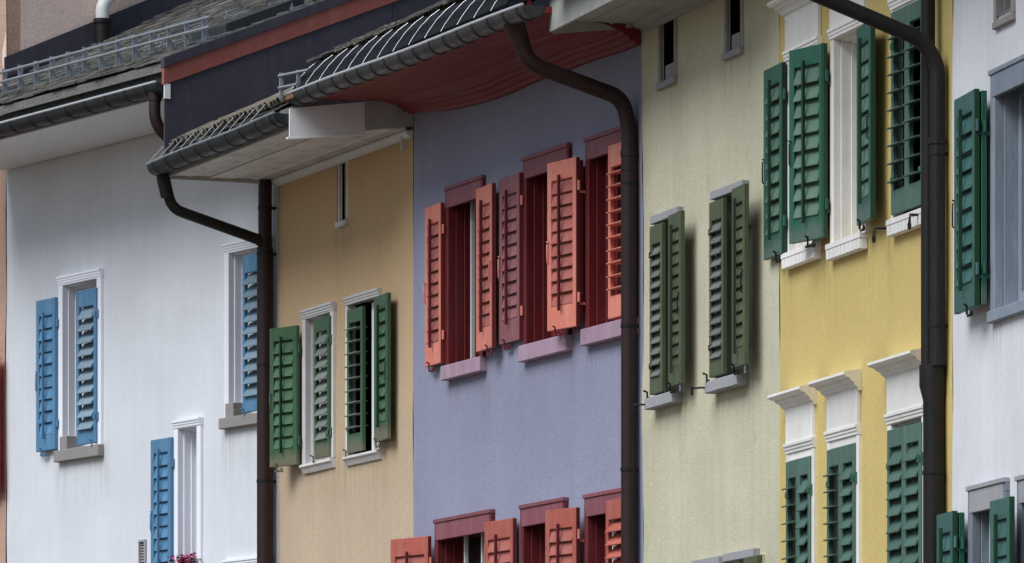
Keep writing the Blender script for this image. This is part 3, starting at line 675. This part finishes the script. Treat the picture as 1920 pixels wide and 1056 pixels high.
shutter(HC, 'L', 1.745, .055, 0, .305, 5.72, 6.985, 'olive', .083, 58, 'olive_faded', sw=.04, hm='iron', tr=.14, br=.13, stay_x=.05)
shutter(HC, 'R', 2.406, .112, 176, .335, 5.72, 7.0, 'olive', .083, 74, rod_mat='rod_olive', hm='iron', tr=.12, br=.14, sw=.05, stay_x=.2)
shutter(HC, 'R', 2.640, .105, 177, .335, 3.2, 4.36, 'olive', .083, 74, rod_mat='rod_olive', hm='iron', tr=.12, br=.14, sw=.05)
for s_ in (.30, 1.67):                            # iron holdbacks reaching left of the sills
    MB().tube([(s_+.05, .02, 5.65), (s_+.05, .13, 5.65), (s_-.02, .17, 5.65)], .008, 6).tube([(s_-.02, .17, 5.66), (s_-.02, .17, 5.60)], .010, 6).build('holdback', 'iron', HC)
# boxed eave
MB().box(.0, w+.02, .012, .70, 8.545, 8.59).build('soffit', 'soffit_grey', HC, .003)
MB().box(-.02, w+.02, .701, .73, 8.455, 8.72).build('fascia', 'soffit_grey', HC, .003)
MB().prism_n([(.70, 8.445), (.70, 8.60), (-.01, 8.66), (-.01, 8.53)], -.024, .0).build('eave_end_board', 'soffit_grey', HC, .003)
MB().prism_x([(0, 8.47), (.02, 8.47), (.03, 8.50), (.07, 8.51), (.10, 8.544), (0, 8.544)], .03, w).build('eave_moulding', 'soffit_grey', HC)
for k in range(3): MB().prism_x([(.25+k*.17, 8.535), (.262+k*.17, 8.535), (.266+k*.17, 8.546), (.246+k*.17, 8.546)], .0, w).build('cover_strip', 'soffit_grey', HC)
roof_slab(HC, -.02, w+.02, .78, 8.82, .5, -4.6, 'slate', .1)
gutter(HC, .35, w+.02, .84, 8.76, .085, 'gutter_zinc', 'rim_metal', 8)

# ================================================================== YELLOW HOUSE
w = WID[HY]
wall(HY, 8.80, 'wall_yellow', [(.23, .94, 6.43, 7.80), (1.23, 1.92, 6.39, 7.80), (2.50, 3.17, 6.40, 7.80), (.24, .80, 3.6, 5.07), (1.155, 1.765, 3.6, 5.08), (2.43, 3.12, 3.6, 5.09)], 5.9)
def cornice(s0, s1, zt, win):
    e = .015; q = .14
    prof = [(0, zt-.115), (.025, zt-.115), (.03, zt-.095), (.05, zt-.085), (.062, zt-.062), (.09, zt-.05), (.095, zt-.036), (.125, zt-.03), (.14, zt-.015), (.14, zt+.002), (.0, zt+.03)]
    # returned profile: mitred at both ends
    vs = []; n = len(prof)
    for sgn, x in ((-1, s0), (1, s1)):
        vs += [(x+sgn*a*.35, -a, z) for a, z in prof]
    fs = [(i, (i+1) % n, n+(i+1) % n, n+i) for i in range(n)]+[tuple(range(n))[::-1], tuple(range(n, 2*n))]
    mb = MB().add(vs, fs); mb.build('cornice', 'cream_white', win, .0)
ky = dict(mf='cream_white', fw=.07, proj=.022, depth=.24, head='mould', sash='cream_white')
for (a, b, z0, z1, up) in ((.196, .955, 6.44, 7.85, 1), (1.190, 1.945, 6.39, 7.85, 1), (2.472, 3.20, 6.40, 7.85, 1), (.208, .831, 3.6, 5.109, 0), (1.124, 1.798, 3.6, 5.117, 0), (2.396, 3.155, 3.6, 5.125, 0)):
    kk = dict(ky); 
    if a > 2.45 or (not up and a < 2): kk.update(depth=.045, steps=1, room=True, fw=.05)
    wn = window(HY, a, b, z0, z1, sill=('cream_white', .105, -.01, .06, 'flute'), **kk)
    MB().box(a+.012, b-.012, -.0, .03, z1+.003, z1+.25).build('frieze', 'cream_white', wn, .003)
    cornice(a-.005, b+.005, z1+.345, wn)
    if kk.get('room'): MB().box(a+.052, b-.052, -.03, .016, z1-.082 if up else z1-.118, z1-.052).build('head_board', 'cream_white', wn, .003)
shutter(HY, 'L', .255, .05, 180.0, .42, 6.44, 7.775, 'bottle_green', .115, 70, 'bottle_slat', rod_mat='rod_green', edge='rod_green', stay_x=.3, tr=.13, br=.17)
shutter(HY, 'L', 1.205, .057, 163.7, .42, 6.438, 7.764, 'bottle_green', .115, 70, 'bottle_slat', rod_mat='rod_green', edge='rod_green', hm='bottle_green', stay_x=.45, tr=.13, br=.17)
shutter(HY, 'R', .94, .05, 175, .26, 6.44, 7.764, 'bottle_green', .115, 70, stay=None, rod=False, latch=False)
shutter(HY, 'R', 1.955, .068, 174, .42, 6.427, 7.745, 'bottle_green', .115, 79, 'bottle_slat', rod_mat='rod_green', edge='rod_green', stay_x=.25, tr=.13, br=.17)
shutter(HY, 'L', 2.520, .02, 0, .315, 6.43, 7.765, 'bottle_faded', .115, 10, hm='bottle_green', stay=None, sw=.045)
shutter(HY, 'R', 3.155, .02, 0, .315, 6.43, 7.765, 'bottle_faded', .115, 14, hm='bottle_green', stay=None, sw=.045)
for (a, b, z, bl, brr) in ((.208, .831, 4.986, 14, 58), (1.124, 1.798, 4.994, 6, 60), (2.396, 3.155, 5.02, 60, 60)):
    Wd = (b-a-.09)/2-.002
    shutter(HY, 'L', a+.045, .02, 0, Wd, 3.62, z, 'bottle_faded', .115, bl, hm='bottle_green', stay=None, sw=.042)
    shutter(HY, 'R', b-.045, .02, 0, Wd, 3.62, z, 'bottle_faded', .115, brr, hm='bottle_green', stay=None, sw=.042)
for (s_, z_) in ((2.40, 6.36), (3.12, 6.36)):
    MB().tube([(s_, .0, z_), (s_, .11, z_), (s_, .115, z_-.05)], .010, 6).tube([(s_+.022*math.cos(q*.785), .115, z_-.072+.022*math.sin(q*.785)) for q in range(9)], .007, 6, False).build('holdback', 'iron', HY)
roof_slab(HY, 0, w, .95, 8.95, .5, -4.6, 'slate', .1)
MB().box(0, w, .01, .90, 8.79, 8.84).build('soffit', 'soffit_grey', HY)
# two downpipes joining in a hopper
p1 = pipe(HY, [(3.40, .085, 8.79), (3.40, .085, 5.34)], .046, 'pipe_black')
dp = pipe(HY, [(3.50, .95, 7.72), (3.52, .17, 7.43), (3.54, .07, 7.28), (3.54, .07, 5.34)], .050, 'pipe_black', .20, name='branch_pipe', label='black pipe slanting down to the wall',
          collars=[((3.54, .07, 6.76), (3.54, .07, 6.80), .058), ((3.54, .07, 6.69), (3.54, .07, 6.71), .055)])
MB().tube([(3.50, .95, 7.72), (3.49, 1.0, 7.80), (3.49, 1.0, 8.80)], .05, 14).build('pipe_riser', 'pipe_black', dp)
hp = MB().tube([(3.475, .078, 5.35), (3.475, .078, 5.22), (3.485, .075, 5.12), (3.485, .075, 3.0)], .06, 22, True, [.088, .088, .070, .070]).build('pipe_hopper', 'pipe_black', HY)
for z_ in (4.66, 4.05): MB().box(3.48, 3.50, -.03, .02, z_-.012, z_+.012).tube([(3.485, .075, z_-.012), (3.485, .075, z_+.012)], .075, 22).build('pipe_bracket', 'iron', hp)
for z_ in (6.70, 5.6): MB().box(3.53, 3.55, -.03, .03, z_-.01, z_+.01).tube([(3.54, .07, z_-.011), (3.54, .07, z_+.011)], .0545, 18).build('pipe_bracket', 'iron', dp)

# ================================================================== PALE HOUSE (right)
w = WID[HR]
wall(HR, 8.6, 'wall_pale', [(.92, 2.16, 5.585, 7.04), (.445, 1.15, 3.2, 4.49), (1.455, 2.12, 3.2, 4.475), (.95, 1.27, 7.42, 7.76)], 6.6, amp=.014)
kr = dict(mf='slate_blue_frame', fw=.085, proj=.03, depth=.12, sash='slate_blue_frame', steps=1)
window(HR, .878, 2.20, 5.585, 7.083, head='flat', sill=('slate_blue_frame', .075, .01, .05), bars=((1.52, -.06),), **kr)
window(HR, .41, 1.183, 3.2, 4.524, head='flat', mhead='stone_light', sill=('slate_blue_frame', .09, .02, .05), bars=((.62, -.05),), **kr)
window(HR, 1.419, 2.150, 3.2, 4.51, head='flat', mhead='stone_light', sill=('slate_blue_frame', .09, .02, .05), **kr)
window(HR, .911, 1.312, 7.387, 7.80, 'stone_grey', fw=.05, proj=.02, depth=.15, sill=('stone_grey', .05, .0, .03), steps=1, mull=False, sash='dark_inside')
kr2 = dict(pitch=.115, beta=74, rod_mat='rod_green', edge='rod_green', tr=.13, br=.17, stay_x=.35)
shutter(HR, 'L', .878, .115, 182.5, .50, 5.618, 6.975, 'teal_green', hm='teal_green', **kr2)
shutter(HR, 'L', .880, .068, 180, .46, 5.63, 6.965, 'bottle_green', rod=False, latch=False, stay=None, pitch=.115, label='inner leaf folded behind the teal shutter')
shutter(HR, 'L', .41, .113, 182.5, .40, 3.2, 4.375, 'teal_green', **kr2)
shutter(HR, 'L', .412, .068, 180, .38, 3.2, 4.365, 'bottle_green', rod=False, latch=False, stay=None, pitch=.115)
shutter(HR, 'R', 1.183, .111, 179, .42, 3.2, 4.377, 'teal_green', **kr2)
roof_slab(HR, 0, w, .95, 8.72, .5, -4.6, 'slate', .1)

# ================================================================== flowers on the white house's lower window ledge
fl = thing('flower_box', 'magenta geraniums on the ledge of the small blue-shuttered window', 'flowers', (0, 0, 0), 0)
fl.location = HW.matrix_world @ Vector((3.70, -.03, 4.865)); fl.rotation_euler = HW.rotation_euler
MB().prism_x([(-.07, 0), (.07, 0), (.085, .13), (-.085, .13)], -.22, .22).build('planter', 'stone_grey', fl, .004)
lf = MB(); pt = MB(); rnd = random.Random(11)
for k in range(260):
    c = Vector((rnd.gauss(0, .09), rnd.gauss(.0, .05), .13+rnd.uniform(0, .13)))
    c.x = max(-.24, min(.24, c.x)); a = rnd.uniform(0, 6.28); r = rnd.uniform(.012, .028); q = Matrix.Rotation(a, 3, 'Z') @ Matrix.Rotation(rnd.uniform(-.9, .9), 3, 'X')
    lf.add([c+q @ Vector(p)*r for p in ((-1, 0, 0), (-.4, -.8, .1), (.6, -.7, 0), (1.1, 0, .1), (.6, .7, 0), (-.4, .8, .1))], [(0, 1, 2, 3, 4, 5)])
for k in range(300):
    c = Vector((rnd.gauss(.02, .085), rnd.gauss(-.02, .05), .19+rnd.uniform(0, .11)-rnd.uniform(0, .02)))
    c.x = max(-.25, min(.22, c.x)); r = rnd.uniform(.008, .017); q = Matrix.Rotation(rnd.uniform(0, 6.3), 3, 'Z') @ Matrix.Rotation(rnd.uniform(-1.3, 1.3), 3, 'X')
    pt.add([c+q @ Vector((math.cos(i*1.2566)*r, math.sin(i*1.2566)*r, (i % 2)*.005)) for i in range(5)], [(0, 1, 2, 3, 4)])
lf.build('leaves', 'leaf_green', fl)['kind'] = 'stuff'
pt.build('blossoms', 'petal', fl)['kind'] = 'stuff'
